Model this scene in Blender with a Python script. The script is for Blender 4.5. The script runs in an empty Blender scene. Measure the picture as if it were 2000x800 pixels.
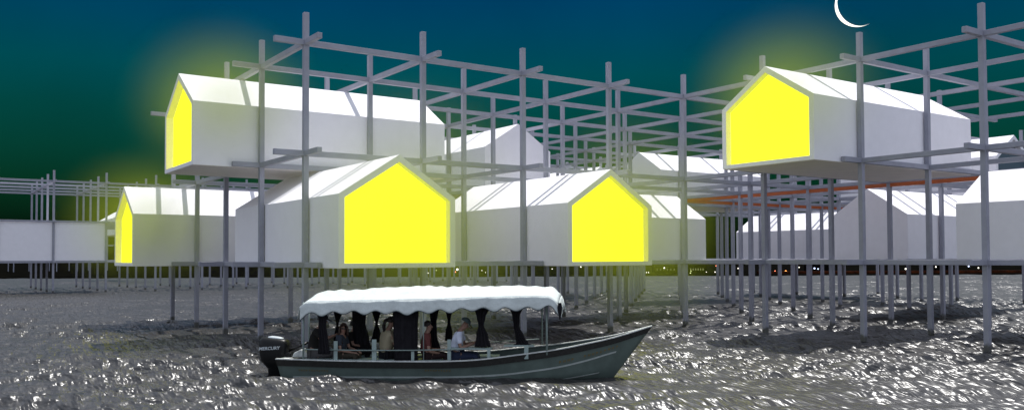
import bpy, bmesh, math, random
import numpy as np
from mathutils import Vector, Matrix
random.seed(7); rng = np.random.default_rng(7)
sc = bpy.context.scene
C = sc.collection
PI = math.pi

# ------------------------------------------------------------------ layout
HALO_DENSITY = 0.21               # density of the added glow mist
S = 3.6                    # bay of the stilt frames
HL = 0.83483 * S           # storey height
Z0 = 0.65 * S              # lowest deck beams above the water (z = 0)
CAM = Vector((-2.42531 * S, -6.25392 * S, Z0 + 0.0461 * S))
YAW, PIT, ROL = 0.96326, 0.02839, -0.00386
FPX, PX, PY = 1701.24, 1007.94, 454.93
FW2 = Vector((math.cos(YAW), math.sin(YAW), 0)); RT2 = Vector((math.sin(YAW), -math.cos(YAW), 0))
def W(a, b, k): return Vector((a * S, b * S, Z0 + k * HL))
def ground(lat, dep, z=0.0):
    p = CAM + RT2 * lat + FW2 * dep
    return Vector((p.x, p.y, z))

# ------------------------------------------------------------------ materials
def mat(name, col, rough=0.6, metal=0.0, spec=0.5, noise=0.0, nscale=6.0, bump=0.0, emit=None, estr=0.0, trans=0.0, col2=None, n2=3.0, det=6.0):
    m = bpy.data.materials.new(name); m.use_nodes = True
    nt = m.node_tree; N = nt.nodes; L = nt.links
    b = N['Principled BSDF']
    b.inputs['Base Color'].default_value = (*col, 1); b.inputs['Roughness'].default_value = rough
    b.inputs['Metallic'].default_value = metal; b.inputs['Specular IOR Level'].default_value = spec
    if emit:
        b.inputs['Emission Color'].default_value = (*emit, 1); b.inputs['Emission Strength'].default_value = estr
    if noise or bump or col2:
        tc = N.new('ShaderNodeTexCoord'); nz = N.new('ShaderNodeTexNoise'); nz.inputs['Scale'].default_value = nscale
        nz.inputs['Detail'].default_value = det; nz.inputs['Roughness'].default_value = 0.6
        L.new(tc.outputs['Object'], nz.inputs['Vector'])
        if noise or col2:
            cr = N.new('ShaderNodeValToRGB'); cr.color_ramp.elements[0].position = 0.3; cr.color_ramp.elements[1].position = 0.7
            if col2: lo, hi = col2, col
            else:
                lo = tuple(c * (1 - noise) for c in col); hi = tuple(min(1, c * (1 + noise)) for c in col)
            cr.color_ramp.elements[0].color = (*lo, 1); cr.color_ramp.elements[1].color = (*hi, 1)
            L.new(nz.outputs['Fac'], cr.inputs['Fac']); L.new(cr.outputs['Color'], b.inputs['Base Color'])
        if bump:
            bp = N.new('ShaderNodeBump'); bp.inputs['Strength'].default_value = bump; bp.inputs['Distance'].default_value = 0.02
            L.new(nz.outputs['Fac'], bp.inputs['Height']); L.new(bp.outputs['Normal'], b.inputs['Normal'])
    return m
M = {}
M['frame'] = mat('painted_timber', (0.305, 0.31, 0.365), 0.75, spec=0.25, noise=0.10, nscale=2.2, bump=0.05)
# darker damp band where the posts stand in the water
nt = M['frame'].node_tree; N = nt.nodes; L = nt.links; b_ = N['Principled BSDF']; src = b_.inputs['Base Color'].links[0].from_socket
g_ = N.new('ShaderNodeNewGeometry'); sx = N.new('ShaderNodeSeparateXYZ'); L.new(g_.outputs['Position'], sx.inputs[0])
nz = N.new('ShaderNodeTexNoise'); nz.inputs['Scale'].default_value = 9; L.new(g_.outputs['Position'], nz.inputs['Vector'])
ad = N.new('ShaderNodeMath'); ad.operation = 'MULTIPLY_ADD'; L.new(nz.outputs['Fac'], ad.inputs[0]); ad.inputs[1].default_value = -0.22; L.new(sx.outputs['Z'], ad.inputs[2])
mr = N.new('ShaderNodeMapRange'); mr.inputs['From Min'].default_value = 0.02; mr.inputs['From Max'].default_value = 0.14; L.new(ad.outputs[0], mr.inputs['Value'])
mx = N.new('ShaderNodeMix'); mx.data_type = 'RGBA'; L.new(mr.outputs[0], mx.inputs['Factor']); mx.inputs['A'].default_value = (0.10, 0.10, 0.095, 1); L.new(src, mx.inputs['B']); L.new(mx.outputs['Result'], b_.inputs['Base Color'])
M['white'] = mat('white_render', (0.85, 0.83, 0.865), 0.8, spec=0.2, noise=0.025, nscale=3.0, bump=0.03)
M['under'] = mat('soffit_board', (0.86, 0.80, 0.77), 0.85, spec=0.15, noise=0.04, nscale=1.5)
M['orange'] = mat('orange_paint', (0.40, 0.085, 0.016), 0.6, noise=0.12, nscale=4)
M['glow'] = mat('lit_window', (0.15, 0.15, 0.01), 0.7, spec=0.0, emit=(1, 1, 0.028), estr=1.6)
M['dark_in'] = mat('painted_dark_room', (0.03, 0.07, 0.10), 0.5)  # shade of the unlit interior put into the panel colour
M['seam'] = mat('joint', (0.25, 0.22, 0.21), 0.9)
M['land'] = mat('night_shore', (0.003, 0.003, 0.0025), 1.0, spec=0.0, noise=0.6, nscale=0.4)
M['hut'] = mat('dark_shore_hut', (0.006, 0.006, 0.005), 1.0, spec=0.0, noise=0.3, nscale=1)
M['glow_quay'] = mat('street_glow_quay', (0.10, 0.022, 0.005), 0.9, spec=0.1, col2=(0.006, 0.003, 0.002), nscale=1.1)  # orange street lamplight put into the base colour
M['hull'] = mat('grey_green_hull', (0.088, 0.120, 0.106), 0.55, spec=0.4, noise=0.16, nscale=3.5, bump=0.06)
M['band'] = mat('black_rubbing_band', (0.012, 0.012, 0.011), 0.6, spec=0.3, col2=(0.03, 0.03, 0.027), nscale=22)
M['cap'] = mat('pale_gunwale', (0.55, 0.57, 0.55), 0.6, noise=0.3, nscale=9)
M['stripe'] = mat('pale_stripe', (0.34, 0.38, 0.36), 0.6, noise=0.15, nscale=8)
M['ochre'] = mat('faded_ochre', (0.15, 0.10, 0.022), 0.7, noise=0.3, nscale=30)
M['canvas'] = mat('white_canvas', (0.58, 0.63, 0.615), 0.8, spec=0.15, noise=0.09, nscale=7, bump=1.0)
M['binding'] = mat('dark_binding', (0.06, 0.08, 0.09), 0.8)
M['post'] = mat('green_grey_pole', (0.22, 0.28, 0.26), 0.5)
M['slat'] = mat('pale_green_board', (0.30, 0.38, 0.36), 0.6, noise=0.1, nscale=8)
M['curtain'] = mat('black_curtain', (0.017, 0.016, 0.019), 0.9, spec=0.1, noise=0.25, nscale=9)
M['cowl'] = mat('black_cowling', (0.007, 0.0075, 0.008), 0.36, spec=0.25)
M['letter'] = mat('silver_letters', (0.55, 0.60, 0.62), 0.4)
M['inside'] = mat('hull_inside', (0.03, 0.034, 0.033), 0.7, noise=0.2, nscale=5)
M['skin'] = mat('skin', (0.28, 0.16, 0.115), 0.55, noise=0.06, nscale=20)
M['hair'] = mat('dark_hair', (0.012, 0.008, 0.006), 0.6, noise=0.3, nscale=30, bump=0.3)
M['hair_brown'] = mat('brown_hair', (0.045, 0.022, 0.014), 0.55, noise=0.3, nscale=30, bump=0.3)
M['lens'] = mat('dark_lens', (0.008, 0.008, 0.009), 0.15)
M['lip'] = mat('lip', (0.30, 0.09, 0.08), 0.5)
M['eye'] = mat('eye', (0.03, 0.02, 0.02), 0.3)
M['moon'] = mat('moonlit_limb', (0.9, 0.88, 0.8), 1.0, emit=(1.0, 0.97, 0.86), estr=1.6)
def cloth(name, col): return mat(name, col, 0.85, spec=0.12, noise=0.12, nscale=7, bump=0.25)

# ------------------------------------------------------------------ mesh helpers
class MB:
    def __init__(s): s.v = []; s.f = []
    def poly(s, vs, fs):
        o = len(s.v); s.v += [tuple(v) for v in vs]; s.f += [tuple(i + o for i in f) for f in fs]; return s
    def box(s, lo, hi):
        x0, y0, z0 = lo; x1, y1, z1 = hi
        return s.poly([(x0,y0,z0),(x1,y0,z0),(x1,y1,z0),(x0,y1,z0),(x0,y0,z1),(x1,y0,z1),(x1,y1,z1),(x0,y1,z1)],
                      [(0,3,2,1),(4,5,6,7),(0,1,5,4),(1,2,6,5),(2,3,7,6),(3,0,4,7)])
    def prism(s, pts, lo, hi, fn):
        """pts: 2D outline (u,z); extruded along t from lo to hi; fn(t,u,z)->xyz"""
        n = len(pts)
        return s.poly([fn(lo, u, z) for u, z in pts] + [fn(hi, u, z) for u, z in pts],
                      [tuple(range(n))[::-1], tuple(range(n, 2 * n))] + [(i, (i + 1) % n, n + (i + 1) % n, n + i) for i in range(n)])
    def tube(s, path, r, n=8, cap=True):
        P = [Vector(p) for p in path]; rr = r if isinstance(r, (list, tuple)) else [r] * len(P)
        rings = []
        for i, p in enumerate(P):
            d = (P[min(i + 1, len(P) - 1)] - P[max(i - 1, 0)]).normalized()
            u = d.cross(Vector((0.13, 0.21, 1.0)) if abs(d.z) < 0.9 else Vector((1, 0, 0.1))).normalized(); w = d.cross(u)
            rings.append([p + (u * math.cos(2 * PI * k / n) + w * math.sin(2 * PI * k / n)) * rr[i] for k in range(n)])
        return s.loft(rings, cap)
    def loft(s, rings, cap=True):
        n = len(rings[0]); vs = [v for r in rings for v in r]; fs = []
        for i in range(len(rings) - 1):
            for k in range(n):
                fs.append((i * n + k, i * n + (k + 1) % n, (i + 1) * n + (k + 1) % n, (i + 1) * n + k))
        if cap: fs += [tuple(range(n))[::-1], tuple(range((len(rings) - 1) * n, len(rings) * n))]
        return s.poly(vs, fs)
    def grid(s, rows):
        m = len(rows[0]); vs = [v for r in rows for v in r]
        return s.poly(vs, [(i * m + j, i * m + j + 1, (i + 1) * m + j + 1, (i + 1) * m + j) for i in range(len(rows) - 1) for j in range(m - 1)])
    def ball(s, c, r, nu=14, nv=9, fn=None):
        c = Vector(c); rx, ry, rz = r if isinstance(r, (list, tuple)) else (r, r, r)
        vs = []
        for i in range(nv + 1):
            t = PI * i / nv
            for k in range(nu):
                p = 2 * PI * k / nu
                q = Vector((math.sin(t) * math.cos(p), math.sin(t) * math.sin(p), math.cos(t)))
                if fn: q = fn(q)
                vs.append(c + Vector((q.x * rx, q.y * ry, q.z * rz)))
        fs = [(i * nu + k, (i + 1) * nu + k, (i + 1) * nu + (k + 1) % nu, i * nu + (k + 1) % nu) for i in range(nv) for k in range(nu)]
        return s.poly(vs, fs)
    def build(s, name, m, parent=None, smooth=False, bevel=0, label=None):
        me = bpy.data.meshes.new(name); me.from_pydata(s.v, [], s.f); me.validate()
        bm = bmesh.new(); bm.from_mesh(me); bmesh.ops.remove_doubles(bm, verts=bm.verts, dist=1e-5)
        bmesh.ops.recalc_face_normals(bm, faces=bm.faces); bm.to_mesh(me); bm.free()
        if smooth: me.polygons.foreach_set('use_smooth', [True] * len(me.polygons))
        me.materials.append(m)
        o = bpy.data.objects.new(name, me); C.objects.link(o)
        if parent: o.parent = parent
        if bevel:
            md = o.modifiers.new('bevel', 'BEVEL'); md.width = bevel; md.segments = 2; md.limit_method = 'ANGLE'
        if label: o['label'] = label
        return o
def tag(o, label=None, cat=None, group=None, kind=None):
    if label: o['label'] = label
    if cat: o['category'] = cat
    if group: o['group'] = group
    if kind: o['kind'] = kind
    return o
def thing(name, label, cat, loc=(0, 0, 0), rotz=0, group=None):
    o = bpy.data.objects.new(name, None); C.objects.link(o); o.location = loc; o.rotation_euler = (0, 0, rotz)
    return tag(o, label, cat, group)

# ------------------------------------------------------------------ stilt frames
PW, BH = 0.145, 0.15
# one post mesh per height and one beam mesh per length, shared by the copies
def post_mesh(zb, zt, w=PW):
    h = w / 2
    return MB().box((-h, -h, zb), (h, h, zt))
post_cache = {}
def add_post(parent, a, b, org, zb=-1.2, k=2, w=PW):
    zt = Z0 + k * HL + 0.272 * HL
    key = (zb, k, w)
    if key not in post_cache:
        o = post_mesh(zb, zt, w).build('post', M['frame'], parent, bevel=0.008 if w == PW else 0); post_cache[key] = o
    else:
        o = post_cache[key].copy(); C.objects.link(o); o.parent = parent
    o.location = (a * S - org[0], b * S - org[1], 0)
def add_beam(parent, org, axis, fixed, lo, hi, k, w=0.138, h=BH, drop=0.0, m=None, name='beam', label=None):
    # axis 'A' runs along x at y = fixed*S; axis 'B' runs along y at x = fixed*S
    z = Z0 + k * HL - drop; hh = h / 2
    if axis == 'B': hh -= 0.003
    mb = MB()
    if axis == 'A': mb.box((lo * S - org[0], fixed * S - org[1] - w / 2, z - hh), (hi * S - org[0], fixed * S - org[1] + w / 2, z + hh))
    else: mb.box((fixed * S - org[0] - w / 2, lo * S - org[1], z - hh), (fixed * S - org[0] + w / 2, hi * S - org[1], z + hh))
    return mb.build(name, m or M['frame'], parent, bevel=0.008 if w < 0.2 and h == BH else 0, label=label)

org = (0, 0)
fr = thing('stilt_frame', 'large grey grid of posts and beams behind the boat, carrying most white houses', 'frame')
ranges = {0: (0, 12), 1: (0, 12), 2: (0, 12), 3: (0, 12), 4: (0, 11), 5: (6, 11), 6: (6, 10), 7: (8, 10)}
for b, (a0, a1) in ranges.items():
    for a in range(a0, a1 + 1): add_post(fr, a, b, org)
    for k in range(3): add_beam(fr, org, 'A', b, a0 - 0.245, a1 + 0.245, k)
for a in range(0, 13):
    bs = [b for b, (a0, a1) in ranges.items() if a0 <= a <= a1]
    for k in range(3): add_beam(fr, org, 'B', a, (-0.275 if a < 4 else -0.02), max(bs) + 0.245, k)
add_beam(fr, org, 'B', 6, -2.2, 2.0, 1, h=0.14, drop=0.152, m=M['orange'], name='orange_beam', label='orange beam slung under the upper deck, running towards the right')
add_beam(fr, org, 'A', 2, 6.0 + 0.021, 9.6, 1, h=0.14, drop=0.152, m=M['orange'], name='orange_beam', label='orange beam slung under the upper deck, running away behind the posts')

wing_org = (4 * S, -4 * S)
fw_ = thing('stilt_frame', 'tall grey post-and-beam frame at the right edge, under the raised house', 'frame', (4 * S, -4 * S, 0))
for b in (-1, -2, -3, -4):
    for a in range(4, 9):
        if b <= -3 and a > 7: continue
        add_post(fw_, a, b, wing_org)
    for k in range(3): add_beam(fw_, wing_org, 'A', b, 4 - 0.245, (8.245 if b > -3 else 7.245), k)
for a in range(4, 9):
    for k in range(3): add_beam(fw_, wing_org, 'B', a, (-4.245 if a < 8 else -2.245), -0.0205, k)

far_org = (-3 * S, 14 * S)
ff = thing('stilt_frame', 'distant grey frame on stilts at the left, seen beyond the long flat white box', 'frame', (-3 * S, 14 * S, 0))
for b in range(14, 19):
    for a in range(-3, 13): add_post(ff, a, b, far_org)
    for k in range(3): add_beam(ff, far_org, 'A', b, -3.245, 12.245, k)
for a in range(-3, 13):
    for k in range(3): add_beam(ff, far_org, 'B', a, 13.755, 18.245, k)

vo = (-14 * S, 46 * S)
fv = thing('stilt_frame', 'tiny pale comb of posts far off on the dark shore at the left', 'frame', (-14 * S, 46 * S, 0))
for b in (46, 49):
    for a in range(-6, 8): add_post(fv, a * 1.0, b, vo, zb=0.05, k=2, w=0.17)
    for k in range(3): add_beam(fv, vo, 'A', b, -6.3, 7.3, k)
for a in range(-6, 8, 2):
    for k in range(3): add_beam(fv, vo, 'B', a, 45.7, 49.3, k)

# ------------------------------------------------------------------ houses
def house(axis, cell, lo, hi, k, label, open_lo=True, lit=True, cat='house', group=None, T=0.045):
    """gabled box: ridge along `axis`, one bay wide (cell..cell+1), from lo to hi in bays, floor on level k"""
    u0, u1 = (cell + 0.027) * S, (cell + 0.973) * S
    uc = (u0 + u1) / 2; hw = (u1 - u0) / 2
    zb, ze, zr = -0.0197 * S, 0.60 * HL, 0.962 * HL
    if axis == 'A': base = Vector((lo * S, uc, Z0 + k * HL)); F = lambda t, u, z: (t * 1.0, u, z)
    else: base = Vector((uc, lo * S, Z0 + k * HL)); F = lambda t, u, z: (u, t * 1.0, z)
    L = (hi - lo) * S; t_ = T * S
    sl = math.atan2(zr - ze, hw)
    # outer and inner outline
    O = [(-hw, zb), (-hw, ze), (0, zr), (hw, ze), (hw, zb)]
    ei = ze - t_ * (1 / math.cos(sl) - math.tan(sl)); ri = zr - t_ / math.cos(sl)
    I = [(-hw + t_, zb + 0.032 * S), (-hw + t_, ei), (0, ri), (hw - t_, ei), (hw - t_, zb + 0.032 * S)]
    r = thing('gabled_house', label, cat, base, 0, group)
    MB().prism([O[0], O[1], I[1], (I[0][0], O[0][1])], 0, L, F).build('wall', M['white'], r)
    MB().prism([O[4], (I[4][0], O[4][1]), I[3], O[3]], 0, L, F).build('wall', M['white'], r)
    MB().prism([O[1], O[2], O[3], I[3], I[2], I[1]], 0, L, F).build('roof', M['white'], r)
    MB().prism([(I[0][0], zb), (I[4][0], zb), I[4], I[0]], 0, L, F).build('floor', M['white'], r)
    # boarded soffit 3 mm proud of the floor, in panels with open joints
    sp = MB(); n = max(2, round(L / (S * 1.18)))
    for i in range(n):
        sp.prism([(-hw + 0.012, zb - 0.012), (hw - 0.012, zb - 0.012), (hw - 0.012, zb - 0.0), (-hw + 0.012, zb - 0.0)], L * i / n + 0.014, L * (i + 1) / n - 0.014, F)
    sp.build('soffit', M['under'], r)
    g = 0.05
    back = MB().prism(I, L - 0.12, L - 0.03, F); back.build('gable_wall', M['white'], r)
    if open_lo:
        rec = 0.22
        MB().prism([(x * 0.9995, z) for x, z in I], rec, rec + 0.04, F).build('gable_window_or_shade_panel', M['glow'] if lit else M['dark_in'], r)
    else:
        MB().prism(O, -0.03, -0.001, F).build('gable_wall', M['white'], r)
    return r
house('A', 1, -0.555, 1.80, 1, 'long white house raised highest at the left, with its yellow gable end facing left')
house('B', 0, -0.556, 1.80, 0, 'white house with the biggest glowing yellow gable, low in the middle above the boat')
house('B', 2, -0.60, 1.62, 0, 'low white house with a smaller yellow gable facing forward, right of the biggest one')
house('A', -2, 3.42, 5.79, 1, 'raised white house at upper right with a large yellow gable facing left')
house('A', 3, -0.61, 1.8, 0, 'low white house at far left with a narrow yellow gable, beneath the raised long house')
house('B', 3, 2.22, 4.6, 1, 'pale upper house with blank gable, between the posts right of the long raised house', open_lo=False)
house('A', 3, 6.64, 9.0, 1, 'upper white house half hidden behind the middle corner post, blank gable facing left', open_lo=False)
house('A', 1, 3.05, 5.41, 0, 'low white house behind the smaller forward yellow gable, ending right of the corner post', open_lo=False)
house('B', 10, 2.2, 4.57, 0, 'low white house far back among thin posts, bright roof under the orange beams', open_lo=False)
house('A', -1, 6.38, 8.75, 0, 'low white house with blank grey gable, under the raised house at upper right', open_lo=False)
house('B', 5, -4.6, -2.23, 0, 'low white house cut off by the right edge, big bright roof slope facing left')
house('B', 9, -0.61, 1.74, 1, 'small upper house at the far right with an open dark gable behind the tall post', lit=False)
house('B', 7, 5.42, 7.8, 1, 'tiny distant white roof just above the ridge of the smaller forward yellow gable', open_lo=False)
house('B', 2.75, 23.5, 25.8, 1, 'tiny white house far off, peeping out left of the narrow yellow gable', open_lo=False)
# long flat box in the far frame
r = thing('flat_box_house', 'long flat-topped white box between the posts at the far left edge', 'house', (-2.4 * S, 14 * S, Z0))
for i, (x0, x1) in enumerate(((0.0, 1.38), (1.42, 2.38), (2.42, 3.38))):
    MB().box((x0 * S + 0.01, 0.03, 0.10), (x1 * S - 0.01, 0.12, HL - 0.09)).build('wall_panel', M['white'], r)
MB().box((0, 0.13, 0.0), (3.38 * S, 0.93 * S, HL - 0.05)).build('body', M['white'], r)

# ------------------------------------------------------------------ water
def build_water():
    ts = [-14.0, -6.0, 2.0, 8.0, 11.0]; t = 11.8
    while t < 118: ts.append(t); t += max(0.045, 0.0042 * (t - 4))
    ts = np.array(ts); nu = 860
    u = np.linspace(-1, 1, nu); u = np.sign(u) * np.abs(u) ** 1.0
    T, U = np.meshgrid(ts, u, indexing='ij')
    Lw = 10 + 0.80 * np.maximum(T, 0); LAT = U * Lw
    X = CAM.x + RT2.x * LAT + FW2.x * T; Y = CAM.y + RT2.y * LAT + FW2.y * T
    Z = np.zeros_like(X)
    sp = np.maximum(np.maximum(0.045, 0.0042 * (T - 4)), 2 * Lw / nu * 0.7)
    base = math.atan2(FW2.y, FW2.x)
    for i in range(130):
        lam = 0.26 * (3.4) ** (rng.random() ** 1.1) if i % 5 else 0.9 + 2.0 * rng.random()
        th = base + rng.normal(0.08, 0.27); kk = 2 * PI / lam
        amp = 0.0088 * lam ** 0.95 * (0.5 + rng.random()) * (1 if i % 5 else 0.9)
        ph = rng.random() * 6.28
        att = np.clip((lam / sp - 2.2) / 2.5, 0, 1)
        mod = 0.65 + 0.5 * np.sin(X * 0.21 * rng.normal() + Y * 0.21 * rng.normal() + rng.random() * 6)
        q = kk * (X * math.cos(th) + Y * math.sin(th)) + ph + 0.8 * np.sin(0.35 * kk * (X * math.cos(th + 1.3) + Y * math.sin(th + 1.3)))
        s_ = np.sin(q)
        Z += amp * att * mod * (s_ + 0.35 * (s_ * s_ - 0.5))
    G = np.zeros_like(X)
    for i in range(9):
        th = rng.random() * 6.28; kk = 2 * PI / (5 + 16 * rng.random())
        G += np.sin(kk * (X * math.cos(th) + Y * math.sin(th)) + rng.random() * 6.28)
    Z *= np.clip(1.0 + 0.13 * G, 0.55, 1.45)
    Z[:5] *= 0
    n0, n1 = X.shape
    me = bpy.data.meshes.new('water'); nv = n0 * n1; nf = (n0 - 1) * (n1 - 1)
    co = np.stack([X, Y, Z], -1).reshape(-1).astype(np.float32)
    i, j = np.meshgrid(np.arange(n0 - 1), np.arange(n1 - 1), indexing='ij'); v0 = (i * n1 + j).ravel()
    idx = np.stack([v0, v0 + n1, v0 + n1 + 1, v0 + 1], -1).reshape(-1).astype(np.int32)
    me.vertices.add(nv); me.vertices.foreach_set('co', co)
    me.loops.add(nf * 4); me.loops.foreach_set('vertex_index', idx)
    me.polygons.add(nf); me.polygons.foreach_set('loop_start', np.arange(0, nf * 4, 4, dtype=np.int32))
    me.polygons.foreach_set('use_smooth', np.ones(nf, dtype=bool)); me.update(); me.validate()
    if me.polygons[nf // 2].normal.z < 0: me.flip_normals()
    m = bpy.data.materials.new('rippled_water'); m.use_nodes = True; nt = m.node_tree; N = nt.nodes; L = nt.links
    b = N['Principled BSDF']; b.inputs['Base Color'].default_value = (0.034, 0.0325, 0.031, 1)
    b.inputs['Roughness'].default_value = 0.35; b.inputs['IOR'].default_value = 1.62; b.inputs['Specular IOR Level'].default_value = 0.5
    geo = N.new('ShaderNodeNewGeometry')
    mp = N.new('ShaderNodeMapping'); mp.inputs['Rotation'].default_value = (0, 0, -base); mp.inputs['Scale'].default_value = (0.95, 0.2, 1)
    L.new(geo.outputs['Position'], mp.inputs['Vector'])
    n1_ = N.new('ShaderNodeTexNoise'); n1_.inputs['Scale'].default_value = 4.6; n1_.inputs['Detail'].default_value = 2.0; n1_.inputs['Roughness'].default_value = 0.5
    n1_.inputs['Distortion'].default_value = 0.15
    L.new(mp.outputs[0], n1_.inputs['Vector'])
    bp = N.new('ShaderNodeBump'); bp.inputs['Strength'].default_value = 1.0; bp.inputs['Distance'].default_value = 0.20
    L.new(n1_.outputs['Fac'], bp.inputs['Height']); L.new(bp.outputs['Normal'], b.inputs['Normal'])
    me.materials.append(m)
    o = bpy.data.objects.new('water', me); C.objects.link(o); tag(o, 'dark grey choppy water with pale ripples', kind='structure'); return o
build_water()
# far bank
sh = MB(); pts = []
ys = [ground(x, 115 + 0.6 * math.sin(x * 0.13) + 0.5 * math.sin(x * 0.31 + 1), 0.0) for x in np.linspace(-190, 190, 120)]
yb_ = [ground(x * 9, 1500, 0.3) for x in np.linspace(-190, 190, 120)]
ym = [Vector((p.x, p.y, 0.22)) + FW2 * 1.2 for p in ys]
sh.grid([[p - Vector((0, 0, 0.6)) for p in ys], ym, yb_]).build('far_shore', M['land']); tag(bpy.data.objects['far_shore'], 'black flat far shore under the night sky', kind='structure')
def px2(x, y, d):  # direction of a far thing, at distance d
    lat = (x - PX) / FPX * d
    return ground(lat, d, CAM.z - (y - (503.6 - 0.00386 * (x - PX))) * d / FPX)
q = thing('glow_quay_wall', 'added quay wall painted with orange street glow, along the water under the right-hand houses', 'wall')  # added wall standing for the lamp-lit street, glow painted in its colour
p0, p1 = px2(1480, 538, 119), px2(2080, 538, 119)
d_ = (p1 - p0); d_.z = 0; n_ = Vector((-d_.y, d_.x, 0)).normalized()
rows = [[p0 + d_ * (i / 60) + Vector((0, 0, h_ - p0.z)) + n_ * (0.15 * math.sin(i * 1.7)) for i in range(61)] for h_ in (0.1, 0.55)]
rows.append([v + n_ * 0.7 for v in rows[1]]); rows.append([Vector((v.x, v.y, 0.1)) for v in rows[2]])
MB().grid(rows).build('added_glow_face', M['glow_quay'], q)
LAMPS = [(836, 533, 2, 'w'), (852, 528, 1.5, 'g'), (893, 526, 4.5, 'w'), (889, 531, 3, 'r'), (941, 528, 1.5, 'w'), (948, 532, 1.5, 'w'), (1078, 525, 1.8, 'w'),
         (1134, 521, 2.5, 'w'), (1262, 532, 1.8, 'w'), (1266, 532, 1.8, 'w'), (1297, 523, 3, 'w'), (1348, 533, 2, 'g'), (1349, 529, 1.6, 'g'), (1398, 519, 2.2, 'r'),
         (1379, 531, 1.6, 'w'), (1396, 531, 2, 'w'), (1441, 524, 2, 'w'), (1513, 529, 2.2, 'r'), (1534, 530, 4.6, 'o'), (1560, 522, 2, 'w'), (1590, 524, 3.6, 'b'),
         (1597, 525, 2.6, 'b'), (1614, 533, 2.6, 'o'), (1676, 535, 2, 'o'), (1768, 525, 3.4, 'w'), (1783, 535, 3, 'y'), (1789, 535, 3, 'y'), (1827, 521, 2.6, 'w'),
         (1827, 531, 3, 'y'), (1891, 520, 3, 'b'), (1890, 536, 2, 'o'), (1910, 523, 2.6, 'w'), (1984, 535, 2.6, 'o')]
LC = {'w': ((1, 0.95, 0.8), 'white'), 'g': ((0.8, 0.9, 0.35), 'greenish'), 'r': ((1, 0.25, 0.12), 'red'), 'o': ((1, 0.3, 0.05), 'orange'), 'b': ((0.6, 0.7, 1), 'bluish'), 'y': ((1, 0.7, 0.25), 'warm yellow')}
LM = {k: mat('lamp_' + k, v[0], 0.5, emit=v[0], estr=3.0) for k, v in LC.items()}
for i, (x, y, rp, c) in enumerate(LAMPS):
    d = 121 + (i % 3) * 1.5; p = px2(x, y, d); rr = rp * 0.45 * d / FPX
    nx = 'the middle yellow gables' if x < 1200 else 'the corner post' if x < 1480 else 'the orange beams' if x < 1700 else 'the tall right-hand post' if x > 1860 else 'the pink-grey gable'
    r = thing('shore_lamp', f'tiny {LC[c][1]} shore lamp under {nx}', 'lamp', (p.x, p.y, 0.15), group=f'{LC[c][1]} shore lamps seen under {nx}')
    MB().tube([(0, 0, 0), (0, 0, max(0.1, p.z - 0.15 - rr * 0.6))], 0.03, 6).build('pole', M['hut'], r)
    MB().ball((0, 0, p.z - 0.15), rr, 10, 7).build('globe', LM[c], r, smooth=True)
for i, (x, wd, hh, lb) in enumerate(((1362, 2.6, 1.2, 'dark waterfront hut with dim green window lines, right of the corner post'), (1302, 3.4, 1.0, 'dark waterfront hut with faint lit windows, left of the corner post'),
        (905, 3.0, 1.3, 'dark waterfront hut behind the red lamp, between the two forward yellow gables'), (1600, 3.0, 1.4, 'dark waterfront hut beside the bluish lamps'), (1830, 3.2, 1.4, 'dark waterfront hut under the pink-grey gable'))):
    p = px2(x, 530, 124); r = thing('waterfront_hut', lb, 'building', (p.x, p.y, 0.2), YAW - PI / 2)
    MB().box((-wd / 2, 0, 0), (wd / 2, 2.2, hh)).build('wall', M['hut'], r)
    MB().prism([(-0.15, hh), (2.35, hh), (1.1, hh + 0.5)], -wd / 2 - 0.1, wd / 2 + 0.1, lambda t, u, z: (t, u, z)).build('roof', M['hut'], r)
    if i < 2:
        for k in range(6):
            MB().box((-wd / 2 + 0.25 + k * (wd - 0.5) / 6, -0.04, 0.45), (-wd / 2 + 0.25 + k * (wd - 0.5) / 6 + 0.14, -0.004, 0.72)).build('window', mat('dim_window', (0.3, 0.3, 0.1), emit=(0.55, 0.6, 0.2), estr=0.22 if i == 0 else 0.08), r)

# ------------------------------------------------------------------ moon
def build_moon():
    d = 2600.0; c = ground((1684 - PX) / FPX * d, d, CAM.z + (501 - 5) * d / FPX); R = 44 / FPX * d
    view = (c - CAM).normalized(); rt = view.cross(Vector((0, 0, 1))).normalized(); up = rt.cross(view)
    ld = (rt * math.cos(math.radians(212)) + up * math.sin(math.radians(212)))   # lit side
    side = ld.cross(view).normalized()
    rows = []
    for i in range(41):
        la = -PI / 2 + PI * i / 40; row = []
        for j in range(9):
            lo = math.radians(-8 + (j / 8) * 41)          # sliver of the globe between limb and terminator
            n = side * math.sin(la) + (ld * math.cos(lo) - view * math.sin(lo)) * math.cos(la)
            row.append(n * R)
        rows.append(row)
    o = MB().grid(rows).build('moon', M['moon'], smooth=True); o.location = c
    tag(o, 'thin bright crescent moon at the top edge of the sky', 'moon')
build_moon()

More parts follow.
